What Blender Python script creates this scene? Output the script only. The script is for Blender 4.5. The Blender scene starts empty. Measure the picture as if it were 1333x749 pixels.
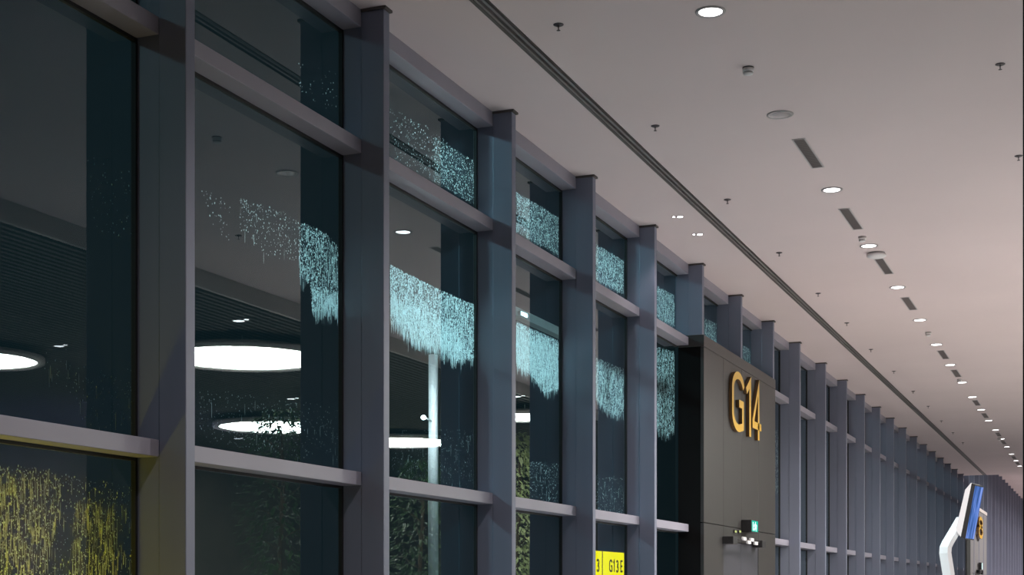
import bpy, bmesh, math, random
from mathutils import Vector, Matrix
random.seed(7)
sc = bpy.context.scene
C = sc.collection

# ------------------------------------------------------------------ camera
F = 1950.0                      # focal length in pixels of the 1333 x 749 frame
XV, YH = 1443.0, 770.0          # where the hall's long axis vanishes, and the horizon
TH = math.atan((XV - 666.5) / F)
CT, ST = math.cos(TH), math.sin(TH)
EYE = 1.6
cam_d = bpy.data.cameras.new('camera')
cam = bpy.data.objects.new('camera', cam_d)
C.objects.link(cam)
cam.location = (0, 0, EYE)
cam.rotation_euler = (math.pi / 2, 0, TH)
cam_d.sensor_width = 36.0
cam_d.lens = F / 1333.0 * 36.0
cam_d.shift_y = (YH - 374.5) / 1333.0
cam_d.clip_end = 500
sc.camera = cam

# ------------------------------------------------------------------ world, exposure, lights
w = bpy.data.worlds.new('night'); sc.world = w
w.use_nodes = True
w.node_tree.nodes['Background'].inputs[0].default_value = (0.012, 0.024, 0.03, 1)
w.node_tree.nodes['Background'].inputs[1].default_value = 0.5
sc.view_settings.view_transform = 'Standard'
sc.view_settings.look = 'None'
sc.view_settings.exposure = 0.0
sc.view_settings.gamma = 1.0
sc.view_settings.use_curve_mapping = False
sc.cycles.use_denoising = True
sc.cycles.max_bounces = 8
sc.cycles.diffuse_bounces = 5
sc.cycles.glossy_bounces = 4
sc.cycles.transparent_max_bounces = 24
sc.cycles.caustics_reflective = False
sc.cycles.caustics_refractive = False
sc.cycles.sample_clamp_indirect = 6.0

DOWN_W = 560.0                  # each ceiling downlight
TWIN_W = 30.0                   # each small twin spot
SAUCER_E = 45.0                  # emission of the big round lamps over the right hand side
FLOOD_W = 6300.0                # the flood lamps added outdoors
WASH_W = 2000.0
VIOLET_W = 2500.0
POST_W = 45.0
KIOSK_FILL_W = 3000.0
LIT = (1.0, 0.93, 0.92)          # colour of the ceiling lamps
YELLOW_E = 24.0

H = 4.5                         # ceiling above the eye
ZC = EYE + H                    # ceiling height above the floor
XF = -CT / 0.808 * H            # plane of the fin fronts


def ray(px, py):
    u = (px - 666.5) / F
    return Vector((CT * (px - XV) / F, CT + ST * u, (YH - py) / F))


def at_x(px, py, x):            # the point of a sight line on a plane x = const
    r = ray(px, py); t = x / r.x
    return Vector((x, r.y * t, EYE + r.z * t))


def at_z(px, py, z):            # ... on a level plane
    r = ray(px, py); t = (z - EYE) / r.z
    return Vector((r.x * t, r.y * t, z))


def at_t(px, py, t):            # ... at a distance along the lens axis
    r = ray(px, py)
    return Vector((r.x * t, r.y * t, EYE + r.z * t))


def yx(px, x):
    return at_x(px, 700, x).y


def x_on_y(px, y):
    r = ray(px, 700)
    return r.x * y / r.y


Y0 = yx(242, XF)                # the near face of the first whole fin
XG = x_on_y(176, Y0)            # glass
XT = x_on_y(207, Y0)            # front of the transoms


def zr(ratio, x):               # height from (horizon - y) / (vanishing x - x) on the plane x
    return EYE + ratio * abs(x) / CT


# ------------------------------------------------------------------ materials
def mat(name, col, rough=0.5, metal=0.0, noise=0.0, scale=8.0, bump=0.0, spec=0.5, stretch=None):
    m = bpy.data.materials.new(name); m.use_nodes = True
    n = m.node_tree.nodes; l = m.node_tree.links
    b = n['Principled BSDF']
    b.inputs['Base Color'].default_value = (*col, 1)
    b.inputs['Roughness'].default_value = rough
    b.inputs['Metallic'].default_value = metal
    b.inputs['Specular IOR Level'].default_value = spec
    if noise or bump:
        tc = n.new('ShaderNodeTexCoord'); tx = n.new('ShaderNodeTexNoise')
        tx.inputs['Scale'].default_value = scale; tx.inputs['Detail'].default_value = 4
        if stretch:
            mp = n.new('ShaderNodeMapping'); mp.inputs['Scale'].default_value = stretch
            l.new(tc.outputs['Object'], mp.inputs[0]); l.new(mp.outputs[0], tx.inputs['Vector'])
        else:
            l.new(tc.outputs['Object'], tx.inputs['Vector'])
        if noise:
            r = n.new('ShaderNodeValToRGB')
            r.color_ramp.elements[0].position = 0.3; r.color_ramp.elements[1].position = 0.7
            r.color_ramp.elements[0].color = (*[c * (1 - noise) for c in col], 1)
            r.color_ramp.elements[1].color = (*[min(1, c * (1 + noise)) for c in col], 1)
            l.new(tx.outputs['Fac'], r.inputs[0]); l.new(r.outputs[0], b.inputs['Base Color'])
        if bump:
            bp = n.new('ShaderNodeBump'); bp.inputs['Strength'].default_value = bump
            bp.inputs['Distance'].default_value = 0.01
            l.new(tx.outputs['Fac'], bp.inputs['Height']); l.new(bp.outputs[0], b.inputs['Normal'])
    return m


def glow(name, col, e):
    m = bpy.data.materials.new(name); m.use_nodes = True
    n = m.node_tree.nodes; l = m.node_tree.links
    n.remove(n['Principled BSDF'])
    em = n.new('ShaderNodeEmission')
    em.inputs[0].default_value = (*col, 1); em.inputs[1].default_value = e
    l.new(em.outputs[0], n['Material Output'].inputs[0])
    return m


def glass_mat():
    m = bpy.data.materials.new('tinted_glass'); m.use_nodes = True
    n = m.node_tree.nodes; l = m.node_tree.links
    n.remove(n['Principled BSDF'])
    tr = n.new('ShaderNodeBsdfTransparent'); tr.inputs[0].default_value = (0.80, 0.93, 0.94, 1)
    gl = n.new('ShaderNodeBsdfGlossy'); gl.inputs['Roughness'].default_value = 0.0
    gl.inputs[0].default_value = (0.86, 0.97, 1.0, 1)
    fr = n.new('ShaderNodeFresnel'); fr.inputs[0].default_value = 1.52
    mx = n.new('ShaderNodeMixShader')
    # both faces of the sheet reflect: counted once, on the face the sight line enters by
    ge = n.new('ShaderNodeNewGeometry')
    iv = n.new('ShaderNodeMath'); iv.operation = 'SUBTRACT'; iv.inputs[0].default_value = 1.6
    m2 = n.new('ShaderNodeMath'); m2.operation = 'MULTIPLY'; m2.inputs[1].default_value = 1.6
    ml = n.new('ShaderNodeMath'); ml.operation = 'MULTIPLY'; ml.use_clamp = True
    l.new(ge.outputs['Backfacing'], m2.inputs[0]); l.new(m2.outputs[0], iv.inputs[1])
    l.new(fr.outputs[0], ml.inputs[0]); l.new(iv.outputs[0], ml.inputs[1])
    l.new(ml.outputs[0], mx.inputs[0]); l.new(tr.outputs[0], mx.inputs[1]); l.new(gl.outputs[0], mx.inputs[2])
    l.new(mx.outputs[0], n['Material Output'].inputs[0])
    return m


def drop_mat():
    m = bpy.data.materials.new('rain_water'); m.use_nodes = True
    n = m.node_tree.nodes; l = m.node_tree.links
    n.remove(n['Principled BSDF'])
    tl = n.new('ShaderNodeBsdfTranslucent'); tl.inputs[0].default_value = (0.95, 0.97, 0.97, 1)
    tr = n.new('ShaderNodeBsdfTransparent')
    mx = n.new('ShaderNodeMixShader')
    at = n.new('ShaderNodeAttribute'); at.attribute_name = 'thickness'
    l.new(at.outputs['Fac'], mx.inputs[0])
    l.new(tr.outputs[0], mx.inputs[1]); l.new(tl.outputs[0], mx.inputs[2])
    l.new(mx.outputs[0], n['Material Output'].inputs[0])
    return m


M = {}
M['ceiling'] = mat('ceiling_paint', (0.70, 0.60, 0.595), 0.9, noise=0.03, scale=0.35, spec=0.1)
M['fin'] = mat('fin_coating', (0.195, 0.21, 0.28), 0.45, noise=0.04, scale=1.2, stretch=(4, 4, 0.3))
M['transom'] = mat('transom_coating', (0.32, 0.305, 0.36), 0.45, noise=0.03, scale=2.0)
M['gasket'] = mat('black_gasket', (0.012, 0.012, 0.013), 0.6)
M['glass'] = glass_mat()
M['water'] = drop_mat()
M['black'] = mat('black_metal', (0.015, 0.014, 0.015), 0.5)
M['slot_grey'] = mat('slot_grey', (0.20, 0.18, 0.18), 0.5)
M['slot_brown'] = mat('slot_brown', (0.09, 0.075, 0.07), 0.6)
M['white'] = mat('white_plastic', (0.75, 0.73, 0.73), 0.45)
M['grey'] = mat('grey_plastic', (0.42, 0.39, 0.39), 0.5)
M['reflector'] = mat('lamp_reflector', (0.55, 0.52, 0.52), 0.25, metal=0.6)
M['vane'] = mat('grille_vane', (0.16, 0.135, 0.13), 0.6)
M['bronze'] = mat('dark_bronze', (0.05, 0.04, 0.045), 0.4, metal=0.5)
M['portal'] = mat('portal_panel', (0.046, 0.043, 0.041), 0.4, metal=0.2, noise=0.05, scale=2.0, stretch=(6, 6, 0.3))
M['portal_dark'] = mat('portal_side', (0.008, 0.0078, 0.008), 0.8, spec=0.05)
M['door'] = mat('door_leaf_grey', (0.09, 0.09, 0.105), 0.35, metal=0.3)
M['amber'] = mat('amber_letter', (0.70, 0.42, 0.05), 0.35)
M['amber_edge'] = mat('amber_letter_edge', (0.10, 0.05, 0.015), 0.5)  # shade on the letter edges put into a darker amber
M['floor'] = mat('polished_floor', (0.47, 0.445, 0.445), 0.25, noise=0.06, scale=1.5)
M['apron'] = mat('wet_apron', (0.05, 0.055, 0.06), 0.3, noise=0.3, scale=0.8)
M['slat'] = mat('slat_ceiling', (0.085, 0.085, 0.07), 0.6)
M['fascia'] = mat('fascia_paint', (0.60, 0.56, 0.52), 0.6)
M['tile'] = mat('wall_tile', (0.13, 0.115, 0.09), 0.5, noise=0.15, scale=1.0)
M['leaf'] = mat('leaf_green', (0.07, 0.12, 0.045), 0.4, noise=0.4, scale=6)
M['leaf_bright'] = mat('leaf_bright', (0.50, 0.55, 0.28), 0.35, noise=0.4, scale=6)  # strong light on the leaves put into a paler green
M['bark'] = mat('bark', (0.12, 0.08, 0.05), 0.8, noise=0.3, scale=12, bump=0.4)
M['pot'] = mat('pot_grey', (0.2, 0.2, 0.2), 0.5)
M['steel'] = mat('painted_steel', (0.6, 0.62, 0.63), 0.4, metal=0.2)
M['kiosk'] = mat('kiosk_white', (0.92, 0.90, 0.90), 0.35)
M['lamp'] = glow('downlight_lens', (1.0, 0.96, 0.97), 9.0)
M['twin'] = glow('twin_spot_lens', (1.0, 0.97, 0.98), 9.0)
M['saucer'] = glow('saucer_lens', (0.97, 1.0, 0.93), SAUCER_E)
M['flood'] = glow('flood_lens', (0.5, 0.88, 1.0), 12.0)
M['green'] = glow('exit_green', (0.02, 0.62, 0.45), 1.0)
M['exit_white'] = glow('exit_white', (0.75, 1.0, 0.97), 1.2)
M['led'] = glow('led_yellow', (0.75, 0.85, 0.30), 0.9)
M['yellow'] = glow('sign_yellow', (1.0, 0.72, 0.0), 2.0)
M['yellow_low'] = glow('sign_yellow_low', (1.0, 0.64, 0.0), YELLOW_E)


def screen_mat():
    m = bpy.data.materials.new('screen_blue'); m.use_nodes = True
    n = m.node_tree.nodes; l = m.node_tree.links
    n.remove(n['Principled BSDF'])
    tc = n.new('ShaderNodeTexCoord'); mp = n.new('ShaderNodeMapping')
    mp.inputs['Scale'].default_value = (3, 12, 2.2)
    tx = n.new('ShaderNodeTexNoise'); tx.inputs['Scale'].default_value = 1.3; tx.inputs['Detail'].default_value = 3
    rp = n.new('ShaderNodeValToRGB')
    e = rp.color_ramp.elements
    e[0].position = 0.36; e[0].color = (0.045, 0.10, 0.27, 1)
    e[1].position = 0.64; e[1].color = (0.30, 0.42, 0.95, 1)
    k = e.new(0.5); k.color = (0.10, 0.22, 0.65, 1)
    em = n.new('ShaderNodeEmission'); em.inputs[1].default_value = 0.9
    l.new(tc.outputs['Object'], mp.inputs[0]); l.new(mp.outputs[0], tx.inputs['Vector'])
    l.new(tx.outputs['Fac'], rp.inputs[0]); l.new(rp.outputs[0], em.inputs[0])
    l.new(em.outputs[0], n['Material Output'].inputs[0])
    return m


M['screen'] = screen_mat()


# ------------------------------------------------------------------ builders
def link(o, parent=None):
    C.objects.link(o)
    if parent is not None:
        o.parent = parent
    return o


def obj(name, bm, m, parent=None, smooth=False):
    me = bpy.data.meshes.new(name)
    bmesh.ops.recalc_face_normals(bm, faces=bm.faces)
    bm.to_mesh(me); bm.free()
    for x in (m if isinstance(m, (list, tuple)) else [m]):
        me.materials.append(x)
    if smooth:
        for p in me.polygons:
            p.use_smooth = True
    return link(bpy.data.objects.new(name, me), parent)


def inst(name, src, parent=None, loc=None):
    o = bpy.data.objects.new(name, src.data)
    link(o, parent)
    if loc is not None:
        o.location = loc
    return o


def empty(name, loc=(0, 0, 0), rz=0.0):
    o = bpy.data.objects.new(name, None)
    o.location = loc; o.rotation_euler = (0, 0, rz); o.empty_display_size = 0.2
    return link(o)


def tag(o, label, cat, group=None, kind=None):
    o['label'] = label; o['category'] = cat
    if group: o['group'] = group
    if kind: o['kind'] = kind
    return o


def structure(o):
    o['kind'] = 'structure'
    return o


def box(bm, x0, x1, y0, y1, z0, z1, bevel=0.0, mi=0):
    b = bmesh.new()
    v = [b.verts.new((x, y, z)) for x in (x0, x1) for y in (y0, y1) for z in (z0, z1)]
    for f in ((0, 1, 3, 2), (4, 6, 7, 5), (0, 4, 5, 1), (2, 3, 7, 6), (0, 2, 6, 4), (1, 5, 7, 3)):
        b.faces.new([v[i] for i in f])
    if bevel:
        bmesh.ops.bevel(b, geom=b.edges[:], offset=bevel, segments=1, affect='EDGES')
    merge(bm, b, mi)
    return bm


def merge(bm, b, mi=0, mtx=None):
    idx = {}
    for v in b.verts:
        idx[v.index if v.index >= 0 else id(v)] = None
    b.verts.index_update()
    nv = [bm.verts.new(mtx @ v.co if mtx else v.co) for v in b.verts]
    for f in b.faces:
        nf = bm.faces.new([nv[v.index] for v in f.verts]); nf.material_index = mi or f.material_index
    b.free()


def lathe(bm, prof, seg=24, mi=0, cap0=True, cap1=True, org=(0, 0, 0)):
    rings = []
    for r, z in prof:
        rings.append([bm.verts.new((org[0] + r * math.cos(2 * math.pi * i / seg), org[1] + r * math.sin(2 * math.pi * i / seg), org[2] + z)) for i in range(seg)])
    for a, b in zip(rings, rings[1:]):
        for i in range(seg):
            f = bm.faces.new((a[i], a[(i + 1) % seg], b[(i + 1) % seg], b[i])); f.material_index = mi
    if cap0:
        f = bm.faces.new(rings[0][::-1]); f.material_index = mi
    if cap1:
        f = bm.faces.new(rings[-1]); f.material_index = mi
    return bm


def tube(bm, p, r, seg=8):
    rings = []
    for i, q in enumerate(p):
        q = Vector(q)
        d = (Vector(p[min(i + 1, len(p) - 1)]) - Vector(p[max(i - 1, 0)])).normalized()
        a = d.cross(Vector((0.3, 0.9, 0.2))).normalized(); b = d.cross(a)
        rr = r[i] if isinstance(r, (list, tuple)) else r
        rings.append([bm.verts.new(q + a * rr * math.cos(2 * math.pi * k / seg) + b * rr * math.sin(2 * math.pi * k / seg)) for k in range(seg)])
    for a, b in zip(rings, rings[1:]):
        for i in range(seg):
            bm.faces.new((a[i], a[(i + 1) % seg], b[(i + 1) % seg], b[i]))
    bm.faces.new(rings[0]); bm.faces.new(rings[-1])
    return bm


def prism(bm, poly, ax, ay, az, org, depth, mi=0):
    """extrude a polygon given in (ax, ay) along az from org"""
    a = [bm.verts.new(org + ax * p[0] + ay * p[1]) for p in poly]
    b = [bm.verts.new(org + ax * p[0] + ay * p[1] + az * depth) for p in poly]
    n = len(poly)
    f = bm.faces.new(a); f.material_index = mi
    f = bm.faces.new(b[::-1]); f.material_index = mi
    for i in range(n):
        f = bm.faces.new((a[i], a[(i + 1) % n], b[(i + 1) % n], b[i])); f.material_index = mi
    return bm


def stroke(bm, pts, width, ax, ay, az, org, depth, closed=False):
    """a flat stroke of constant width along pts, extruded; material 0 on its front, 1 on its edges"""
    P = [Vector((p[0], p[1])) for p in pts]; n = len(P); L = []; R = []
    for i in range(n):
        a = P[i - 1] if (i > 0 or closed) else None
        b = P[(i + 1) % n] if (i < n - 1 or closed) else None
        d0 = (P[i] - a).normalized() if a is not None else (b - P[i]).normalized()
        d1 = (b - P[i]).normalized() if b is not None else d0
        n0 = Vector((-d0.y, d0.x)); n1 = Vector((-d1.y, d1.x)); m = (n0 + n1).normalized()
        s = width / 2 / max(0.4, m.dot(n0))
        L.append(P[i] + m * s); R.append(P[i] - m * s)
    def v3(p, k): return bm.verts.new(org + ax * p.x + ay * p.y + az * k)
    l0 = [v3(p, 0) for p in L]; r0 = [v3(p, 0) for p in R]; l1 = [v3(p, depth) for p in L]; r1 = [v3(p, depth) for p in R]
    rng = range(n if closed else n - 1)
    for i in rng:
        j = (i + 1) % n
        bm.faces.new((l1[i], l1[j], r1[j], r1[i])).material_index = 0
        bm.faces.new((l0[i], r0[i], r0[j], l0[j])).material_index = 1
        bm.faces.new((l0[i], l0[j], l1[j], l1[i])).material_index = 1
        bm.faces.new((r0[i], r1[i], r1[j], r0[j])).material_index = 1
    if not closed:
        bm.faces.new((l0[0], l1[0], r1[0], r0[0])).material_index = 1
        bm.faces.new((l0[-1], r0[-1], r1[-1], l1[-1])).material_index = 1
    return bm


def spot(name, loc, target, watts, col, angle, blend=0.6, r=0.06, parent=None):
    d = bpy.data.lights.new(name, 'SPOT')
    d.energy = watts; d.color = col; d.spot_size = math.radians(angle); d.spot_blend = blend; d.shadow_soft_size = r
    o = bpy.data.objects.new(name, d); link(o)
    o.location = loc
    o.rotation_euler = (Vector(target) - Vector(loc)).to_track_quat('-Z', 'Y').to_euler()
    if parent is not None:
        o.parent = parent
        o.matrix_parent_inverse = Matrix.Translation(parent.location).inverted()
    return o


# ------------------------------------------------------------------ the setting
Y_END = yx(1256.7, XF)          # the low ceiling stops here
ZB = EYE + 1.08 / 0.808 * H     # the higher ceiling beyond
X_BULK = 0.75                   # the bulkhead that ends the smooth ceiling on the right
Z_SLAT = EYE + 0.944 * H
Y_FAR = 118.0
X_WALL = 14.0

floor = structure(obj('floor', box(bmesh.new(), XG - 0.1, X_WALL, -6, Y_FAR, -0.1, 0), M['floor']))
ground = structure(obj('ground', box(bmesh.new(), -70, XG - 0.1, -30, 150, -0.3, -0.12), M['apron']))

# ceiling: a slab with the slot left open
SX0, SX1 = -4.520, -4.380
bm = bmesh.new()
box(bm, XG - 0.02, SX0, -6, Y_END, ZC, ZC + 0.35)
ceiling = structure(obj('ceiling', bm, M['ceiling']))
bm = bmesh.new(); box(bm, SX1, X_BULK, -6, Y_END, ZC, ZC + 0.35)
structure(obj('ceiling.003', bm, M['ceiling']))
bm = bmesh.new(); box(bm, SX0, SX1, -6, Y_END, ZC + 0.12, ZC + 0.35)
structure(obj('trim_2', bm, M['black']))
bm = bmesh.new(); box(bm, XG - 0.6, X_WALL, Y_END, Y_FAR, ZB, ZB + 0.3)
box(bm, XG - 0.6, X_WALL, Y_END - 0.3, Y_END, ZC + 0.35, ZB + 0.3)
structure(obj('ceiling_far', bm, M['ceiling'])).name = 'ceiling.001'
box_ = bmesh.new(); box(box_, X_BULK - 0.06, X_BULK, -6, Y_END, Z_SLAT, ZC)
structure(obj('trim_1', box_, M['fascia']))
bm = bmesh.new(); box(bm, X_BULK, X_WALL, -6, Y_END, Z_SLAT + 0.12, Z_SLAT + 0.3)
slab = structure(obj('ceiling.002', bm, M['slat']))
bm = bmesh.new()
for i in range(88):
    x = X_BULK + 0.1 + i * 0.15
    box(bm, x, x + 0.075, -6, Y_END, Z_SLAT, Z_SLAT + 0.12)
o = obj('slats', bm, M['slat'], slab); o['kind'] = 'stuff'
bm = bmesh.new(); box(bm, X_WALL, X_WALL + 0.3, -6, Y_FAR, 0, ZB + 0.3)
structure(obj('wall_right', bm, M['tile']))
bm = bmesh.new(); box(bm, XG - 0.6, X_WALL + 0.3, Y_FAR, Y_FAR + 0.3, 0, ZB + 0.3)
structure(obj('wall_far', bm, M['tile']))
bm = bmesh.new(); box(bm, XG - 0.6, X_WALL + 0.3, -6.3, -6, 0, ZC + 0.35)
structure(obj('wall_near', bm, M['tile']))

# the fins
near = [242, 498.5, 664.5, 768.5, 848.5, 911, 961.5, 1003.5]
back = [254, 507, 671.5, 775.5, 855, 916.5, 966.5, 1008, 1042.3, 1075.5, 1102.8]
FT = yx(254, XF) - Y0                        # fin thickness
fy = [yx(p, XF) - FT for p in back]
pitch = 0.4845 * abs(XF)
fy.insert(0, fy[0] - (fy[1] - fy[0]))
while fy[-1] < Y_FAR - 6:
    fy.append(fy[-1] + pitch)
NF = len(fy)

PX = XF + 0.02
ZP = zr(0.635, PX)
wall_left = empty('wall_left', (XG, 0, 0)); structure(wall_left)
XM = XT                                      # seam on the fin's flank
def fin_mesh(z1, z0=0.0):
    bm = bmesh.new()
    box(bm, XM - XG, XF - XG, 0, FT, z0, z1, 0.004)
    box(bm, -0.014, XM - XG, 0.006, FT - 0.006, z0, z1)
    return bm
fin0 = cap0 = gas0 = fin1 = None
for i, y in enumerate(fy):
    high = y > Y_END - 0.2
    z1 = (ZB if high else ZC - 0.02)
    if high:
        if fin1 is None:
            f = fin1 = obj('fin', fin_mesh(z1), M['fin'], wall_left)
        else:
            f = inst('fin', fin1, wall_left)
    elif i in (6, 7, 8):
        f = obj('fin', fin_mesh(z1, ZP), M['fin'], wall_left)
    elif fin0 is None:
        f = fin0 = obj('fin', fin_mesh(z1), M['fin'], wall_left)
    else:
        f = inst('fin', fin0, wall_left)
    f.location = (0, y, 0)
    if not high:
        if cap0 is None:
            bm = bmesh.new(); box(bm, 0, XF - XG + 0.02, -0.012, FT + 0.012, ZC - 0.02, ZC + 0.0)
            c = cap0 = obj('fin_cap', bm, M['slot_brown'], f)  # dark plate painted in as the shadow gap above the fin
        else:
            c = inst('fin_cap', cap0, f)
    if i in (6, 7, 8):
        continue
    if gas0 is None:
        bm = bmesh.new(); box(bm, -0.02, 0.014, -0.016, 0.006, 0.1, ZC)
        g = gas0 = obj('gasket', bm, M['gasket'], f)
    else:
        g = inst('gasket', gas0, f)
bm = bmesh.new(); box(bm, -0.05, 0.1, -6, Y_FAR, 0, 0.12)
obj('plinth', bm, M['transom'], wall_left)

# the windows between them
T_LOW = (zr(0.1415, XT), zr(0.1595, XT))
T_MID = (zr(0.5865, XT), zr(0.605, XT))
T_TOP = (zr(0.7555, XT), ZC)
T_SILL = (0.12, 0.24)
def poly_rand(poly):
    x0 = min(p[0] for p in poly); x1 = max(p[0] for p in poly); y0 = min(p[1] for p in poly); y1 = max(p[1] for p in poly)
    while True:
        x = random.uniform(x0, x1); y = random.uniform(y0, y1); k = False
        for i in range(len(poly)):
            a, b = poly[i], poly[i - 1]
            if (a[1] > y) != (b[1] > y) and x < (b[0] - a[0]) * (y - a[1]) / (b[1] - a[1]) + a[0]:
                k = not k
        if k:
            return x, y


# rain on the outer face, dense outlines shaped as the lit bands, told per bay and pane: outline on the pane, count, mean size, share of runnels
RAIN = {
    (0, 'mid'): [([(112, 200), (172, 215), (172, 310), (125, 310)], 60, 0.8, 0),
                 ([(60, 470), (172, 480), (172, 560), (112, 555)], 110, 0.7, .06), ([(40, 440), (115, 460), (112, 500), (60, 500)], 16, 0.7, .5)],
    (0, 'low'): [([(-15, 603), (60, 610), (172, 635), (172, 700), (172, 760), (-15, 760)], 800, 0.85, .12),
                 ([(-15, 606), (60, 616), (80, 640), (60, 760), (-15, 760)], 600, 1.0, .25),
                 ([(95, 650), (150, 650), (150, 760), (95, 760)], 300, 0.9, .4)],
    (1, 'top'): [([(388, 80), (438, 95), (438, 150), (388, 118)], 40, 0.8, 0)],
    (1, 'mid'): [([(312, 258), (330, 263), (388, 282), (385, 340), (350, 335), (312, 300)], 240, 0.8, .05),
                 ([(260, 245), (300, 255), (298, 315), (280, 300)], 40, 0.8, 0),
                 ([(388, 290), (402, 293), (425, 304), (425, 408), (406, 405), (404, 372), (390, 360)], 900, 1.0, .08),
                 ([(425, 304), (440, 320), (440, 404), (425, 406)], 230, 1.0, .4),
                 ([(406, 372), (440, 380), (440, 405), (406, 405)], 420, 1.0, .3),
                 ([(260, 505), (440, 530), (440, 605), (260, 575)], 420, 0.6, .03)],
    (2, 'top'): [([(508, 140), (571, 172), (617, 225), (617, 268), (508, 203)], 350, 0.9, 0),
                 ([(565, 178), (617, 210), (617, 266), (565, 235)], 600, 0.95, 0)],
    (2, 'mid'): [([(508, 345), (571, 377), (617, 397), (617, 466), (592, 470), (584, 455), (560, 441), (530, 430), (508, 408)], 5200, 1.15, .08),
                 ([(508, 380), (560, 405), (600, 430), (614, 462), (592, 468), (575, 455), (535, 440), (508, 416)], 1500, 1.1, .5),
                 ([(520, 420), (600, 450), (600, 470), (530, 440)], 160, 1.0, .9),
                 ([(510, 560), (617, 560), (617, 636), (510, 620)], 420, 0.65, .05)],
    (3, 'top'): [([(672, 250), (727, 283), (727, 332), (672, 302)], 1600, 1.0, .05)],
    (3, 'mid'): [([(672, 419), (727, 444), (727, 506), (708, 512), (700, 498), (688, 486), (672, 477)], 4200, 1.15, .15),
                 ([(672, 430), (727, 450), (727, 500), (690, 480), (672, 468)], 900, 1.1, .7),
                 ([(690, 600), (727, 604), (727, 655), (690, 650)], 240, 0.8, .05)],
    (4, 'top'): [([(776, 318), (812, 340), (812, 384), (776, 364)], 1300, 1.2, .1)],
    (4, 'mid'): [([(776, 466), (812, 481), (812, 535), (802, 543), (790, 534), (776, 520)], 2200, 1.2, .15),
                 ([(776, 618), (812, 622), (812, 670), (776, 666)], 170, 1.0, .05)],
    (5, 'top'): [([(855, 372), (878, 385), (878, 425), (855, 413)], 800, 1.3, .2)],
    (5, 'mid'): [([(855, 452), (878, 458), (878, 560), (868, 568), (855, 560)], 1700, 1.3, .2)],
    (6, 'top'): [([(917, 414), (933, 422), (933, 447), (917, 437)], 300, 1.4, .2)],
    (7, 'top'): [([(967, 450), (979, 456), (979, 478), (967, 470)], 200, 1.5, .2)],
    (8, 'mid'): [([(1009, 560), (1013, 560), (1013, 640), (1009, 640)], 160, 1.6, .2)],
}


DENS = 2.0
def rain(parent, specs, name='raindrops'):
    vs, fs, th = [], [], []
    for poly, n, size, run in specs:
        for _ in range(int(n * DENS)):
            px, py = poly_rand(poly)
            p = at_x(px, py, XG - 0.013)
            d = abs(p.x) / abs(ray(px, py).x)
            u = d / F                                  # one pixel there, in metres
            r = max(0.0026, 0.0052 * size * random.choice((0.5, 0.6, 0.7, 0.9, 1.2)))
            th += [random.choice((0.15, 0.25, 0.4, 0.8, 1.0, 1.0)) * (0.45 if size < 0.75 else 1.0)] * 7
            ry = r; rz = r * random.uniform(0.9, 1.5)
            if random.random() < run:
                rz = random.uniform(0.015, 0.065); ry = r * 0.55; p.z -= rz
            b = len(vs)
            dx = min(ry, rz) * 0.55
            for k in range(6):
                a = math.pi * (k / 3.0)
                vs.append((p.x, p.y + ry * math.cos(a), p.z + rz * math.sin(a)))
            vs.append((p.x - dx, p.y, p.z - rz * 0.15))
            for k in range(6):
                fs.append((b + k, b + (k + 1) % 6, b + 6))
    me = bpy.data.meshes.new(name); me.from_pydata(vs, [], fs); me.materials.append(M['water'])
    a_ = me.attributes.new('thickness', 'FLOAT', 'POINT'); a_.data.foreach_set('value', th)
    o = link(bpy.data.objects.new(name, me)); o['kind'] = 'stuff'
    o.parent = parent; o.location = -parent.matrix_basis.translation - (parent.parent.matrix_basis.translation if parent.parent else Vector())
    return o


PORTAL_BAYS = (6, 7)            # between fy[6] .. fy[8]
tmesh = {}
for i in range(NF - 1):
    b = i - 1 + 0               # bay number as seen: bay 0 ends at the first whole fin
    ya, yb = fy[i] + FT, fy[i + 1]
    L = yb - ya
    if fy[i] > Y_END - 0.2:
        zt = ZB
    else:
        zt = ZC
    win = structure(empty('window_%d' % (i + 1), (XG, ya, 0)))
    behind_portal = b + 1 in PORTAL_BAYS
    rows = [('sill', T_SILL), ('low', T_LOW), ('mid', T_MID), ('top', (T_TOP[0], zt if zt == ZC else T_TOP[0] + 0.12))]
    for nm, (z0, z1) in rows:
        if behind_portal and nm in ('sill', 'low', 'mid'):
            continue
        bm = bmesh.new()
        box(bm, -0.014, XT - XG, 0, L, z0, z1, 0.003)
        t = obj('transom', bm, M['transom'], win)
        bm = bmesh.new(); box(bm, -0.02, 0.012, 0, L, z0 - 0.02, z0 + 0.01)
        obj('gasket', bm, M['gasket'], t)
    panes = [('low', T_SILL[1], T_LOW[0]), ('mid', T_LOW[1], T_MID[0]), ('top', T_MID[1], T_TOP[0])]
    if zt == ZB:
        panes.append(('over', T_TOP[0] + 0.12, ZB))
    for nm, z0, z1 in panes:
        bm = bmesh.new(); box(bm, -0.012, 0.0, 0, L, z0 - 0.01, z1 + 0.01)
        g = obj('glass_pane', bm, M['glass'], win)
        if (b + 1 - 1, nm) in RAIN and i >= 0:
            pass
        key = (i, nm)
        if key in RAIN:
            rain(g, RAIN[key])

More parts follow.
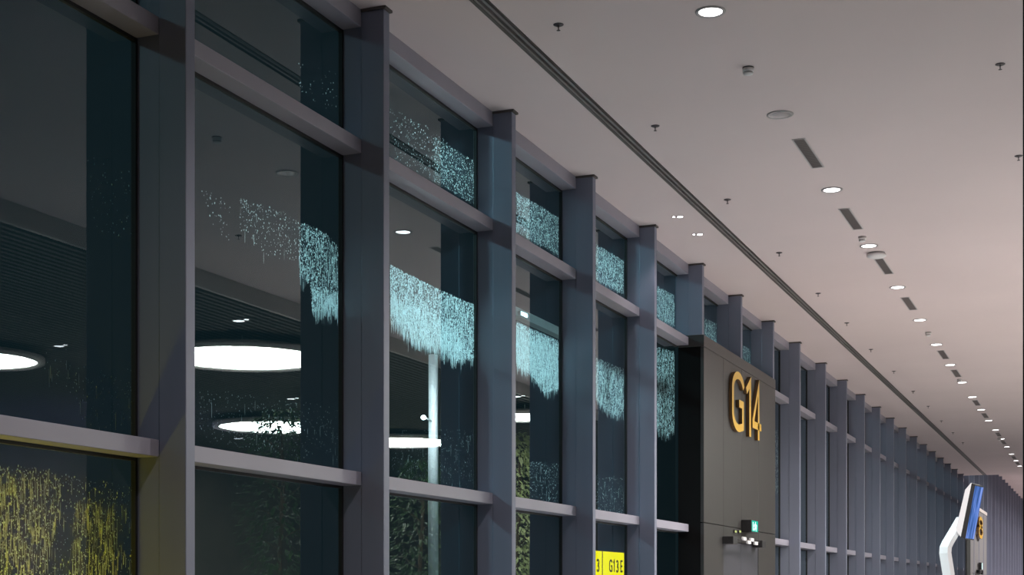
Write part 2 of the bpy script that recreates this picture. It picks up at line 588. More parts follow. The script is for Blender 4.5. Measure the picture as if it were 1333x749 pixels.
# ------------------------------------------------------------------ wall washers added in the high ceiling to brighten the far bays
wsrc = None
for k in range(11):
    q = Vector((XF + 4.5, Y_END + 2.5 + 5 * k, ZB))
    r = tag(empty('wall_washer', q), 'round lamp in the far high ceiling, %s beyond the ceiling edge' % ('first', 'second', 'third', 'fourth', 'fifth', 'sixth', 'seventh', 'eighth', 'ninth', 'tenth', 'eleventh')[k], 'ceiling light', 'lamps in the far high ceiling')
    bm = bmesh.new(); lathe(bm, [(0.14, 0), (0.14, -0.02), (0.10, -0.02), (0.10, -0.004)], 20, cap0=False)
    obj('rim', bm, M['grey'], r)
    spot('lamp', (q.x, q.y, ZB - 0.05), (q.x - 1.6, q.y, 0), WASH_W, LIT, 150, 1.0, 0.05, r)

# the column that closes the picture on the right
p = at_t(1331.2, 400, 7.0)
bm = bmesh.new(); box(bm, 0, 0.7, 0, 0.7, 0, ZC, 0.02)
col = structure(obj('column', bm, M['portal_dark'])); col.location = (p.x, p.y, 0)

# ------------------------------------------------------------------ the slot along the ceiling
slot = empty('slot_diffuser', (SX0, 0, ZC))
tag(slot, 'long dark linear slot diffuser running the whole length of the ceiling beside the windows', 'air diffuser')
def sl(n, x0, x1, z0, z1, m):
    bm = bmesh.new(); box(bm, x0 - SX0, x1 - SX0, -6, Y_END - 0.05, z0, z1); return obj(n, bm, m, slot)
sl('flange', SX0 + 0.004, -4.487, -0.006, 0.05, M['slot_brown'])
sl('blade', -4.487, -4.468, 0.0, 0.05, M['slot_grey'])
sl('blade', -4.438, -4.414, 0.0, 0.05, M['slot_grey'])
sl('flange', SX1 - 0.009, SX1 - 0.004, -0.004, 0.05, M['slot_brown'])
sl('backing', SX0 + 0.004, SX1 - 0.004, 0.09, 0.11, M['black'])

# ------------------------------------------------------------------ things on the ceiling

def downlight_parts(root, lit, src):
    if src is None:
        bm = bmesh.new()
        lathe(bm, [(0.118, 0.0), (0.118, -0.008), (0.098, -0.010), (0.090, -0.002), (0.085, 0.004)], 28, cap0=False, cap1=False)
        rim = obj('rim', bm, M['grey'], root, True)
        bm = bmesh.new(); lathe(bm, [(0.0905, -0.0035), (0.03, -0.0045)], 28, cap0=False)
        lens = obj('lens', bm, M['lamp'] if lit else M['reflector'], root)
        return rim, lens
    return inst('rim', src[0], root), inst('lens', src[1], root)

row = [(925, 15), (1083, 247), (1131, 320), (1168.5, 374), (1197.6, 416.7), (1219, 448.6), (1237, 475.2), (1252.6, 498),
       (1265.7, 517), (1277.2, 533.5), (1287, 547.7), (1296, 560), (1303.7, 571.5), (1310.7, 582), (1316.8, 591.3), (1322.5, 600), (1327.4, 607)]
words = ['first', 'second', 'third', 'fourth', 'fifth', 'sixth', 'seventh', 'eighth', 'ninth', 'tenth', 'eleventh', 'twelfth',
         'thirteenth', 'fourteenth', 'fifteenth', 'sixteenth', 'seventeenth', 'eighteenth', 'nineteenth', 'twentieth',
         'twenty-first', 'twenty-second', 'twenty-third', 'twenty-fourth']
src = None
row_x = [at_z(px, py, ZC).x for px, py in row]
RX = sum(row_x[:9]) / 9
DGAIN = [0.5, 1.1, 1.3, 1.15, 0.9, 0.6, 0.45, 0.4, 0.35, 0.35, 0.35, 0.35, 0.35, 0.35, 0.35, 0.35, 0.35]
for k, (px, py) in enumerate(row):
    q = at_z(px, py, ZC)
    r = empty('downlight', (q.x, q.y, ZC))
    if k == 0:
        lb = 'lit round ceiling downlight at the top edge of the picture, before the unlit one'
    else:
        lb = 'lit round ceiling downlight, %s beyond the unlit one in the long row' % words[k - 1]
    tag(r, lb, 'ceiling light', 'lit downlights in the long ceiling row')
    pr = downlight_parts(r, True, src); src = src or pr
    spot('lamp', (q.x, q.y, ZC - 0.012), (q.x, q.y, 0), DOWN_W * DGAIN[k], LIT, 125, 0.8, 0.02, r)
q = at_z(1015.5, 149, ZC)
r = tag(empty('downlight', (q.x, q.y, ZC)), 'unlit round ceiling downlight with a grey reflector, in the row of lit ones', 'ceiling light')
bm = bmesh.new(); lathe(bm, [(0.125, 0), (0.125, -0.008), (0.104, -0.010), (0.098, -0.002)], 28, cap0=False, cap1=False)
obj('rim', bm, M['grey'], r, True)
bm = bmesh.new(); lathe(bm, [(0.100, -0.006), (0.07, -0.003), (0.045, -0.002)], 28, cap0=False)
obj('reflector', bm, M['reflector'], r, True)
# more of the row behind the camera, so that its light carries on
for k in (1, 2, 3):
    q = at_z(925, 15, ZC)
    r = empty('downlight', (q.x, q.y - 2.6 * k, ZC))
    tag(r, 'lit round ceiling downlight outside the picture, %s before the topmost one' % words[k - 1], 'ceiling light', 'lit downlights behind the viewpoint')
    downlight_parts(r, True, src)
    spot('lamp', (q.x, q.y - 2.6 * k, ZC - 0.012), (q.x, q.y - 2.6 * k, 0), DOWN_W * 0.35, LIT, 125, 0.8, 0.02, r)

# air grilles
ga, gb = at_z(1047, 182.5, ZC), at_z(1065, 219.5, ZC)
GL = abs(gb.y - ga.y)
GW = 0.105
bm = bmesh.new()
for (x0, x1, y0, y1) in ((-GW / 2 - .014, -GW / 2, -GL / 2 - .014, GL / 2 + .014), (GW / 2, GW / 2 + .014, -GL / 2 - .014, GL / 2 + .014),
                         (-GW / 2, GW / 2, -GL / 2 - .014, -GL / 2), (-GW / 2, GW / 2, GL / 2, GL / 2 + .014)):
    box(bm, x0, x1, y0, y1, -0.006, 0.0)
gsrc = [obj('frame', bm, M['grey'])]
bm = bmesh.new()
n = 26
for j in range(n):
    y = -GL / 2 + GL * (j + 0.5) / n
    box(bm, -GW / 2, GW / 2, y - GL / n * 0.28, y + GL / n * 0.28, -0.005, -0.001)
v = obj('vanes', bm, M['vane']); v['kind'] = 'stuff'; gsrc.append(v)
bm = bmesh.new(); box(bm, -GW / 2, GW / 2, -GL / 2, GL / 2, -0.001, 0.0)
gsrc.append(obj('backing', bm, M['slot_brown']))
gr = [(1052.5, 200), (1108, 285.3), (1150.5, 346.5), (1183.5, 395.5), (1228, 462), (1244.6, 486.3), (1271, 524.7), (1282.4, 541.3), (1299.6, 565.7),
      (1306.5, 576.3), (1320, 596), (1324.6, 603.6)]
for k, (px, py) in enumerate(gr):
    q = at_z(px, py, ZC)
    r = empty('air_grille', (q.x, q.y, ZC))
    tag(r, 'narrow dark ceiling air grille in the downlight row, %s from the top of the picture' % words[k], 'vent', 'air grilles in the downlight row')
    for s in gsrc:
        if k == 0:
            s.parent = r
        else:
            c = s.copy(); C.objects.link(c); c.parent = r

# sprinklers
bm = bmesh.new(); lathe(bm, [(0.042, 0.0), (0.041, -0.004), (0.028, -0.010)], 20, cap0=False)
e_ = obj('escutcheon', bm, M['bronze'])
bm = bmesh.new(); lathe(bm, [(0.008, -0.008), (0.005, -0.020), (0.004, -0.046)], 10)
s_ = obj('stem', bm, M['bronze'])
bm = bmesh.new(); lathe(bm, [(0.005, -0.043), (0.016, -0.046), (0.016, -0.048), (0.004, -0.050)], 14)
d_ = obj('deflector', bm, M['bronze'])
sp = [(727, 32), (853, 164), (947, 260), (1014.3, 329), (1065, 382), (1102.3, 420.5), (1133.7, 455), (1163.5, 483.5), (1188.7, 509.5), (1208.3, 529), (1225.5, 548),
      (1240.5, 563.5), (1253.5, 576.5), (1302, 83.5), (1326, 203)]
for k, (px, py) in enumerate(sp):
    q = at_z(px, py, ZC)
    r = empty('sprinkler', (q.x, q.y, ZC))
    if k < 13:
        lb = 'small dark ceiling sprinkler between slot and downlights, %s from the top of the picture' % words[k]
    else:
        lb = ['small dark ceiling sprinkler near the upper right corner of the picture', 'small dark ceiling sprinkler at the right edge, below the corner one'][k - 13]
    tag(r, lb, 'sprinkler', 'ceiling sprinklers')
    for s in (e_, s_, d_):
        if k == 0:
            s.parent = r
        else:
            c = s.copy(); C.objects.link(c); c.parent = r

# smoke detectors
bm = bmesh.new(); lathe(bm, [(0.050, 0.0), (0.050, -0.006), (0.044, -0.008)], 24, cap0=False)
sb = obj('base', bm, M['slot_brown'])
bm = bmesh.new(); lathe(bm, [(0.046, -0.008), (0.048, -0.035), (0.044, -0.040)], 24)
sh = obj('housing', bm, M['white'], None, True)
bm = bmesh.new(); lathe(bm, [(0.038, -0.040), (0.038, -0.048)], 24)
sg = obj('smoke_gap', bm, M['slot_brown'])
bm = bmesh.new(); lathe(bm, [(0.044, -0.048), (0.040, -0.058), (0.020, -0.066)], 24)
sv = obj('cover', bm, M['white'], None, True)
sm = [(974, 88, 'small round smoke detector near the first lit downlight at the top'), (1122.5, 308.5, 'small round smoke detector just before the second downlight beyond the unlit one'),
      (1208.5, 433, 'small smoke detector between the fourth and fifth downlights beyond the unlit one'), (1249, 494, 'small smoke detector touching the seventh downlight beyond the unlit one'),
      (1301, 570.7, 'tiny far smoke detector beside the twelfth downlight beyond the unlit one')]
for k, (px, py, lb) in enumerate(sm):
    q = at_z(px, py, ZC)
    r = tag(empty('smoke_detector', (q.x, q.y, ZC)), lb, 'smoke detector', 'smoke detectors on the ceiling')
    for s in (sb, sh, sg, sv):
        if k == 0:
            s.parent = r
        else:
            c = s.copy(); C.objects.link(c); c.parent = r

# wireless access point
q = at_z(1141, 329.5, ZC)
r = tag(empty('access_point', (q.x, q.y, ZC)), 'round flat pale wireless access point on the ceiling just beyond the third lit downlight', 'access point')
bm = bmesh.new(); lathe(bm, [(0.11, 0.0), (0.11, -0.02)], 28, cap0=False); obj('mount', bm, M['grey'], r)
bm = bmesh.new(); lathe(bm, [(0.125, -0.02), (0.128, -0.045), (0.10, -0.062), (0.05, -0.066)], 28); obj('cover', bm, M['white'], r, True)

# small twin spots between wall and slot, and more of them in the slat ceiling
tw = [(Vector(at_z(882, 282, ZC)), 'small twin ceiling spot between windows and slot, nearer of the two'),
      (Vector(at_z(908, 305, ZC)), 'small twin ceiling spot between windows and slot, farther of the two')]
def mirrored(px, py, z):
    q = at_z(px, py, z); q.x = 2 * XG - q.x; return q
tw += [(mirrored(315, 417, Z_SLAT - .01), 'twin spot in the dark slat ceiling, reflected above the big round lamp'),
       (mirrored(80, 450, Z_SLAT - .01), 'twin spot in the dark slat ceiling, reflected in the leftmost window'),
       (mirrored(382, 519, Z_SLAT - .01), 'twin spot in the dark slat ceiling, reflected between two round lamps'),
       (mirrored(311, 571, Z_SLAT - .01), 'twin spot in the dark slat ceiling, reflected below the smaller round lamp'),
       (mirrored(676, 516, Z_SLAT - .01), 'twin spot in the dark slat ceiling, reflected in the fourth window')]
tsrc = None
for k, (q, lb) in enumerate(tw):
    r = tag(empty('twin_spot', q, TH), lb, 'ceiling light', 'small twin spots')
    if tsrc is None:
        bm = bmesh.new()
        for x in (-0.045, 0.03):
            lathe(bm, [(0.03 if x < 0 else 0.046, 0), (0.03 if x < 0 else 0.046, -0.005)], 16, cap0=False, org=(x, 0, 0))
        a = obj('bezel', bm, M['vane'], r)
        bm = bmesh.new(); lathe(bm, [(0.017, -0.005), (0.014, -0.008)], 16, org=(-0.045, 0, 0)); b1 = obj('lens', bm, M['twin'], r)
        bm = bmesh.new(); lathe(bm, [(0.035, -0.005), (0.030, -0.008)], 16, org=(0.03, 0, 0)); b2 = obj('lens', bm, M['twin'], r)
        tsrc = (a, b1, b2)
    else:
        for s in tsrc:
            inst(s.name.split('.')[0], s, r)
    if q.x > 0:
        r.scale = (2.6, 2.6, 1.0)
    spot('lamp', (q.x, q.y, q.z - 0.03), (q.x, q.y, 0), TWIN_W if q.x < 0 else TWIN_W * 4, LIT, 100, 0.5, 0.04, r)

# ------------------------------------------------------------------ big round lamps over the right hand side (seen mirrored in the panes)
def saucer(q, rad, lb, drop=0.0):
    q.z = Z_SLAT - 0.13
    r = tag(empty('saucer_lamp', (q.x, q.y, q.z)), lb, 'ceiling light', 'big round lamps in the slat ceiling')
    bm = bmesh.new(); lathe(bm, [(rad * 1.10, 0.0), (rad * 1.10, -0.10), (rad * 1.0, -0.10), (rad * 1.0, -0.06)], 48, cap0=True, cap1=False)
    obj('rim', bm, M['fascia'], r, True)
    bm = bmesh.new(); lathe(bm, [(rad * 0.999, -0.07), (rad * 0.6, -0.085)], 48, cap0=False)
    obj('lens', bm, M['saucer'], r)
    for a in range(3):
        bm = bmesh.new()
        lathe(bm, [(0.012, 0.13), (0.012, 0.0)], 8, org=(math.cos(a * 2.094) * rad * 0.8, math.sin(a * 2.094) * rad * 0.8, 0))
        obj('hanger', bm, M['steel'], r)
saucer(mirrored(318, 466, Z_SLAT - .2), 1.4, 'big round glowing lamp with white lens, reflected in the second window')
saucer(mirrored(-40, 468, Z_SLAT - .2), 1.15, 'big round glowing lamp with grey rim, reflected in the leftmost window')
saucer(mirrored(362, 556, Z_SLAT - .2), 1.45, 'round glowing lamp behind the plant, reflected low in the second window')
saucer(mirrored(520, 576, Z_SLAT - .2), 1.45, 'round glowing lamp beside the pole, reflected in the third window')
saucer(mirrored(677, 543, Z_SLAT - .2), 0.9, 'round glowing lamp over the bright plant, reflected in the fourth window')

# ------------------------------------------------------------------ indoor trees on the right hand side (seen mirrored)
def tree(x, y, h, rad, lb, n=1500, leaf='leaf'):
    r = tag(empty('indoor_tree', (x, y, 0)), lb, 'tree', 'indoor trees on the right hand side')
    bm = bmesh.new(); lathe(bm, [(0.30, 0.0), (0.38, 0.5), (0.36, 0.5), (0.34, 0.45)], 20); obj('pot', bm, M['pot'], r)
    bm = bmesh.new()
    tube(bm, [(0, 0, 0.45), (0.06, 0.03, h * 0.4), (-0.03, 0.05, h * 0.75), (0, 0, h * 0.95)], [0.07, 0.055, 0.04, 0.015])
    for k in range(9):
        a = k * 2.4; z = h * (0.45 + 0.05 * k)
        tube(bm, [(0.02, 0.03, z), (math.cos(a) * rad * 0.5, math.sin(a) * rad * 0.5, z + 0.3), (math.cos(a) * rad * 0.85, math.sin(a) * rad * 0.85, z + 0.35)], [0.02, 0.014, 0.006], 5)
    obj('trunk', bm, M['bark'], r)
    bm = bmesh.new()
    for k in range(n):
        a = random.uniform(0, 6.283); zz = random.uniform(-1, 1); rr = rad * math.sqrt(max(0, 1 - zz * zz * 0.9)) * random.uniform(0.35, 1.0)
        c = Vector((math.cos(a) * rr, math.sin(a) * rr, h * 0.66 + zz * h * 0.36))
        d = Vector((math.cos(a) + random.uniform(-.6, .6), math.sin(a) + random.uniform(-.6, .6), random.uniform(-.9, .4))).normalized()
        s = d.cross(Vector((random.uniform(-.3, .3), random.uniform(-.3, .3), 1))).normalized()
        l = random.uniform(0.10, 0.22); wd = l * 0.22
        v = [bm.verts.new(p) for p in (c, c + d * l * 0.5 + s * wd, c + d * l - Vector((0, 0, l * 0.25)), c + d * l * 0.5 - s * wd)]
        bm.faces.new(v)
    f = obj('foliage', bm, M[leaf], r); f['kind'] = 'stuff'
def mirror_floor(px, t):
    r = ray(px, 700); return (2 * XG - r.x * t, r.y * t)
x, y = mirror_floor(366, 33); tree(x, y, 5.5, 1.05, 'leafy indoor tree in a pot, reflected before the lamp in the second window')
x, y = mirror_floor(548, 36); tree(x, y, 4.7, 0.9, 'leafy indoor tree in a pot, reflected beside the pole in the third window')
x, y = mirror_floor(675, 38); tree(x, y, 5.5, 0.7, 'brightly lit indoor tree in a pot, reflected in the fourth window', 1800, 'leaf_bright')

q = mirrored(50, 548, Z_SLAT); q.x = min(q.x, 12.6)
r = tag(empty('violet_uplight', (q.x, q.y, 0)), 'small floor uplight throwing violet light on the slat ceiling', 'lamp')  # uplight added to tint the slats violet
bm = bmesh.new(); lathe(bm, [(0.16, 0), (0.16, 0.10), (0.13, 0.12)], 20, cap1=False); obj('housing', bm, M['black'], r)
bm = bmesh.new(); lathe(bm, [(0.13, 0.105), (0.05, 0.11)], 20, cap0=False); obj('lens', bm, glow('violet_lens', (0.45, 0.3, 1.0), 4.0), r)
spot('lamp', (q.x, q.y, 0.2), (q.x, q.y, 5), VIOLET_W, (0.42, 0.32, 1.0), 90, 1.0, 0.1, r)

# ------------------------------------------------------------------ gate portal
PX = XF + 0.02
ya, yb = fy[6] + 0.02, fy[8] + FT - 0.01
ZP = zr(0.635, PX)
portal = tag(empty('gate_portal', (PX, ya, 0)), 'tall dark panelled gate portal between the window fins, under the amber gate number', 'gate portal')
bm = bmesh.new(); box(bm, XG - PX + 0.02, -0.05, 0, yb - ya, 0, ZP - 0.01); obj('carcass', bm, M['portal_dark'], portal)
bm = bmesh.new(); box(bm, XG - PX + 0.02, 0.0, -0.004, yb - ya + 0.004, ZP - 0.16, ZP, 0.004); obj('top_rail', bm, M['portal'], portal)
js = [ya] + [yx(p, PX) for p in (942, 965.5, 987.5)] + [yb]
ZJ = zr(0.1700, PX)
ZD = zr(0.1310, PX)
for k in range(4):
    y0, y1 = js[k] - ya + (0.004 if k else 0.0), js[k + 1] - ya - (0.004 if k < 3 else 0.0)
    bm = bmesh.new(); box(bm, -0.05, -0.002, y0, y1, ZJ + 0.005, ZP - 0.165, 0.003); obj('panel', bm, M['portal'], portal)
    if k in (0, 3):
        bm = bmesh.new(); box(bm, -0.05, -0.002, y0, y1, 0.02, ZJ - 0.005, 0.003); obj('panel', bm, M['portal'], portal)
    else:
        bm = bmesh.new(); box(bm, -0.05, -0.002, y0, y1, ZD + 0.005, ZJ - 0.005, 0.003); obj('panel', bm, M['portal'], portal)
        bm = bmesh.new(); box(bm, -0.05, -0.012, y0, y1, 0.02, ZD - 0.005, 0.003); d = obj('door_leaf', bm, M['door'], portal)
        bm = bmesh.new(); yh = (y1 - 0.1) if k == 1 else (y0 + 0.07)
        box(bm, -0.012, 0.04, yh, yh + 0.03, 0.9, 1.2, 0.005); obj('handle', bm, M['steel'], d)

AY, AZ, AX = Vector((0, 1, 0)), Vector((0, 0, 1)), Vector((1, 0, 0))
def arc(cx, cy, rx, ry, a0, a1, n):
    return [(cx + rx * math.cos(math.radians(a0 + (a1 - a0) * i / n)), cy + ry * math.sin(math.radians(a0 + (a1 - a0) * i / n))) for i in range(n + 1)]
def glyph_strokes(ch):          # unit cap height, with widths about 0.6
    if ch == 'G':
        return 0.62, [arc(0.33, 0.69, 0.265, 0.25, 18, 180, 14) + arc(0.33, 0.31, 0.265, 0.25, 180, 290, 10) + [(0.545, 0.11), (0.545, 0.48), (0.36, 0.48)]]
    if ch == '1':
        return 0.34, [[(0.03, 0.76), (0.20, 0.93), (0.20, 0.0)]]
    if ch == '4':
        return 0.62, [[(0.44, 0.0), (0.44, 0.93), (0.08, 0.30), (0.08, 0.24), (0.62, 0.24)]]
    if ch == '8':
        return 0.58, [arc(0.29, 0.72, 0.20, 0.21, -90, 270, 18)[:-1] + arc(0.29, 0.27, 0.23, 0.24, 90, -270, 18)[:-1]]
    if ch == '3':
        return 0.52, [arc(0.24, 0.72, 0.19, 0.21, 150, -90, 14) + arc(0.24, 0.27, 0.21, 0.24, 90, -150, 14)]
    if ch == 'E':
        return 0.5, [[(0.46, 0.93), (0.08, 0.93), (0.08, 0.07), (0.46, 0.07)], [(0.08, 0.5), (0.40, 0.5)]]
    if ch == 'W':
        return 0.8, [[(0.04, 1.0), (0.2, 0.05), (0.4, 0.9), (0.6, 0.05), (0.76, 1.0)]]
def letters(root, text, y0s, zb, cap, wscale, depth, ms, thick=0.13):
    for k, (ch, y) in enumerate(zip(text, y0s)):
        wd, sts = glyph_strokes(ch)
        ws = wscale[k] if isinstance(wscale, list) else wscale
        bm = bmesh.new()
        for s in sts:
            stroke(bm, [(a * cap * ws, b * cap) for a, b in s], thick * cap, AY, AZ, AX, Vector((0, y, zb)), depth, closed=False)
        obj('character', bm, ms, root)
zt_, zb_ = zr(0.587, PX), zr(0.427, PX)
sign = tag(empty('gate_number', (PX, yx(948, PX), zb_)), 'large amber raised gate number G14 on the dark portal', 'sign')
yy0 = yx(948, PX)
letters(sign, 'G14', [0.0, yx(966.8, PX) - yy0, yx(975.0, PX) - yy0], 0.0, zt_ - zb_, [(yx(965, PX) - yx(948, PX)) / (zt_ - zb_) / 0.62, (yx(974, PX) - yx(966.5, PX)) / (zt_ - zb_) / 0.27, (yx(987.7, PX) - yx(975.4, PX)) / (zt_ - zb_) / 0.64], 0.05, [M['amber'], M['amber_edge']], 0.125)

# exit sign
e0, e1 = yx(964.8, PX), yx(973.0, PX)
ez0, ez1 = zr((YH - 693.5) / (XV - 967), PX), zr((YH - 677.5) / (XV - 967), PX)
ex = tag(empty('exit_sign', (PX, e0, ez0)), 'small glowing green emergency exit sign above the door of the near portal', 'exit sign')
eh, ew = ez1 - ez0, e1 - e0
bm = bmesh.new(); box(bm, 0.0, 0.16, 0, ew, 0, eh, 0.006); obj('housing', bm, M['black'], ex)
bm = bmesh.new(); box(bm, 0.16, 0.166, 0.012, ew - 0.012, 0.012, eh - 0.012); face = obj('face', bm, M['green'], ex)
bm = bmesh.new()
cy = ew * 0.55
lathe(bm, [(0.018, 0), (0.018, 0.004)], 10)
for v in bm.verts: v.co = Vector((0.166 + v.co.z, cy + v.co.x, eh * 0.78 + v.co.y))
stroke(bm, [(cy - 0.01, eh * 0.66), (cy - 0.02, eh * 0.44), (cy + 0.05, eh * 0.32), (cy + 0.03, eh * 0.14)], 0.045, AY, AZ, AX, Vector((0.166, 0, 0)), 0.004)
stroke(bm, [(cy - 0.02, eh * 0.44), (cy - 0.05, eh * 0.30), (cy - 0.11, eh * 0.20)], 0.035, AY, AZ, AX, Vector((0.166, 0, 0)), 0.004)
stroke(bm, [(cy - 0.10, eh * 0.48), (cy - 0.06, eh * 0.62), (cy + 0.05, eh * 0.60), (cy + 0.09, eh * 0.50)], 0.03, AY, AZ, AX, Vector((0.166, 0, 0)), 0.004)
stroke(bm, [(cy - 0.16, eh * 0.82), (cy - 0.16, eh * 0.14)], 0.05, AY, AZ, AX, Vector((0.166, 0, 0)), 0.003)
obj('pictogram', bm, M['exit_white'], ex)
for px, lb in ((955.7, 'tiny yellow indicator light beside the exit sign, farther from it'), (961.5, 'tiny yellow indicator light right beside the exit sign')):
    q = at_x(px, 692.4, PX)
    r = tag(empty('indicator_light', q), lb, 'indicator')
    bm = bmesh.new(); box(bm, 0, 0.02, -0.05, 0.05, -0.025, 0.025, 0.004); obj('base', bm, M['black'], r)
    bm = bmesh.new(); box(bm, 0.02, 0.03, -0.04, 0.04, -0.015, 0.015, 0.004); obj('lens', bm, M['led'], r)

# hold-open bar with readers over the doors
z0_, z1_ = zr((YH - 707) / (XV - 943), PX), zr((YH - 699) / (XV - 943), PX)
b0, b1 = yx(940.5, PX), yx(984, PX)
bar = tag(empty('door_bar', (PX, b0, z0_)), 'thin black bar with end boxes and white tags over the portal doors', 'door hardware')
hh = z1_ - z0_; bl = b1 - b0
bm = bmesh.new(); box(bm, 0.08, 0.12, 0, bl, hh * 0.55, hh * 0.78, 0.004); obj('bar', bm, M['black'], bar)
for s in (0.0, bl - 0.26):
    bm = bmesh.new(); box(bm, 0, 0.16, s, s + 0.26, -0.02, hh, 0.006); obj('end_box', bm, M['black'], bar)
for a, zz in ((0.33, 0.62), (0.56, 0.62), (0.47, 0.12), (0.69, 0.12)):
    bm = bmesh.new(); box(bm, 0.11, 0.14, bl * a, bl * a + 0.2, hh * zz, hh * (zz + 0.55), 0.003); obj('tag', bm, M['white'], bar)

# the far portal, half hidden by the kiosk
M['far_panel'] = mat('far_panel_grey', (0.24, 0.24, 0.24), 0.4)
y2a, y2b = yx(1262.5, PX), yx(1285.5, PX)
ZP2 = zr((YH - 665) / (XV - 1280), PX)
far = tag(empty('gate_portal', (PX - 0.035, y2a, 0)), 'distant grey gate portal seen past the kiosk screen', 'gate portal')
bm = bmesh.new(); box(bm, XG - PX + 0.02, -0.05, 0, y2b - y2a, 0, ZP2 - 0.01); obj('carcass', bm, M['far_panel'], far)
bm = bmesh.new(); box(bm, XG - PX + 0.02, 0.02, -0.02, y2b - y2a + 0.02, ZP2 - 0.12, ZP2 + 0.03, 0.01); obj('top_rail', bm, M['fascia'], far)
for k in range(2):
    m_ = (y2b - y2a) / 2
    bm = bmesh.new(); box(bm, -0.05, 0.0, k * m_ + 0.01, k * m_ + m_ - 0.01, 2.35, ZP2 - 0.14, 0.004); obj('panel', bm, M['far_panel'], far)
    bm = bmesh.new(); box(bm, -0.05, -0.01, k * m_ + 0.01, k * m_ + m_ - 0.01, 0.02, 2.33, 0.004); obj('door_leaf', bm, M['far_panel'], far)
zz0, zz1 = zr((YH - 701) / (XV - 1275), PX), zr((YH - 674) / (XV - 1275), PX)
s2 = tag(empty('gate_number', (PX, yx(1270.7, PX), zz0)), 'distant amber gate numeral partly hidden behind the kiosk screen', 'sign')
letters(s2, '8', [0.0], 0.0, zz1 - zz0, (yx(1277, PX) - yx(1270.7, PX)) / (zz1 - zz0) / 0.58, 0.1, [M['amber'], M['amber_edge']], 0.16)
q = at_x(1274, 738, PX)
r = tag(empty('exit_sign', q), 'tiny distant exit sign on the far portal beside the kiosk post', 'exit sign')
bm = bmesh.new(); box(bm, 0, 0.14, -0.2, 0.2, -0.14, 0.17, 0.01); obj('housing', bm, M['black'], r)
bm = bmesh.new(); box(bm, 0.14, 0.15, -0.19, 0.19, -0.12, 0.15); obj('face', bm, M['exit_white'], r)
q = at_x(1273, 745, PX)
r = tag(empty('door_bar', q), 'tiny distant black door bar under the far exit sign', 'door hardware')
bm = bmesh.new(); box(bm, 0, 0.12, -0.9, 0.9, -0.03, 0.05, 0.01); obj('bar', bm, M['black'], r)
for s in (-0.9, 0.6):
    bm = bmesh.new(); box(bm, 0, 0.16, s, s + 0.3, -0.1, 0.08, 0.01); obj('end_box', bm, M['black'], r)

# ------------------------------------------------------------------ kiosk with a tilted screen
KT = 13.3
R_ = Vector((CT, ST, 0)); Fw = Vector((-ST, CT, 0)); U = Vector((0, 0, 1))
def kpt(px, py): return at_t(px, py, KT)
base = kpt(1258, 770); base.z = 0
kiosk = tag(empty('information_kiosk', base), 'white bent-arm kiosk holding a tilted blue portrait screen', 'kiosk')
def kobj(name, bm, m, parent=None, smooth=False):
    for v in bm.verts: v.co -= base
    return obj(name, bm, m, parent or kiosk, smooth)
s = KT / F
yaw = math.radians(14.5)
PHI = math.atan((1258 - 666.5) / F)
Fw = Vector((ray(1258, 770).x, ray(1258, 770).y, 0)).normalized(); R_ = Vector((Fw.y, -Fw.x, 0))
NX = (R_ * math.cos(yaw) - Fw * math.sin(yaw)); WX = (Fw * math.cos(yaw) + R_ * math.sin(yaw))
def kpoly(pts): # pixel outline -> coordinates along NX (allowing for the yaw) and U
    return [((px - 1250) * s * math.cos(PHI) / math.cos(yaw), (YH - py) * s) for px, py in pts]
org = at_t(1250, YH, KT)
W_ = 0.30
bm = bmesh.new()
prism(bm, kpoly([(1264, 629.5), (1256.5, 638), (1244, 690), (1250.6, 699.5), (1264.8, 630)]), NX, U, WX, org, W_)
kobj('back_shell', bm, M['kiosk'])
bm = bmesh.new()
prism(bm, kpoly([(1264.8, 630), (1250.6, 699.5), (1256.2, 702.5), (1269.3, 631.5)]), NX, U, WX, org, W_)
bez = kobj('bezel', bm, M['black'])
a0, a1 = kpoly([(1256.2, 702.5), (1269.3, 631.5)])
d = Vector((a1[0] - a0[0], a1[1] - a0[1])); dn = d.normalized(); nn = Vector((dn.y, -dn.x))
bm = bmesh.new()
lo = Vector(a0) + d * 0.02; hi = Vector(a0) + d * 0.975
prism(bm, [tuple(lo), tuple(lo + nn * 0.004), tuple(hi + nn * 0.004), tuple(hi)], NX, U, WX, org + WX * 0.012, W_ - 0.024)
kobj('screen', bm, M['screen'], None)
# the arm: a flat band with a bend
def band(pts, wid, thick):
    bm = bmesh.new()
    P = [Vector(p) for p in pts]
    rings = []
    for i, p_ in enumerate(P):
        d0 = (P[i] - P[i - 1]).normalized() if i else (P[1] - P[0]).normalized()
        d1 = (P[i + 1] - P[i]).normalized() if i < len(P) - 1 else d0
        d = (d0 + d1).normalized()
        n_ = BW.cross(d).normalized()
        rings.append([bm.verts.new(p_ + BW * a * wid / 2 + n_ * b * thick / 2) for a, b in ((-1, -1), (1, -1), (1, 1), (-1, 1))])
    for a, b in zip(rings, rings[1:]):
        for i in range(4):
            bm.faces.new((a[i], a[(i + 1) % 4], b[(i + 1) % 4], b[i]))
    bm.faces.new(rings[0]); bm.faces.new(rings[-1])
    return bm
BW = (Fw * 0.75 + R_ * -0.66).normalized()
zf = YH + EYE / s
def kp(px, py, k=0.0): return at_t(px, py, KT) + WX * (W_ / 2 + k)
pts = [kp(1247 - 3, zf), kp(1229, 749), kp(1224.5, 720), kp(1225, 712.5), kp(1228, 706), kp(1240, 686), kp(1247, 674)]
kobj('arm', band(pts, 0.11, 0.045), M['kiosk'])
bm = bmesh.new(); c = kp(1247 - 3, zf); c.z = 0
b_ = bmesh.new(); box(b_, -0.3, 0.3, -0.25, 0.25, 0.0, 0.03, 0.008)
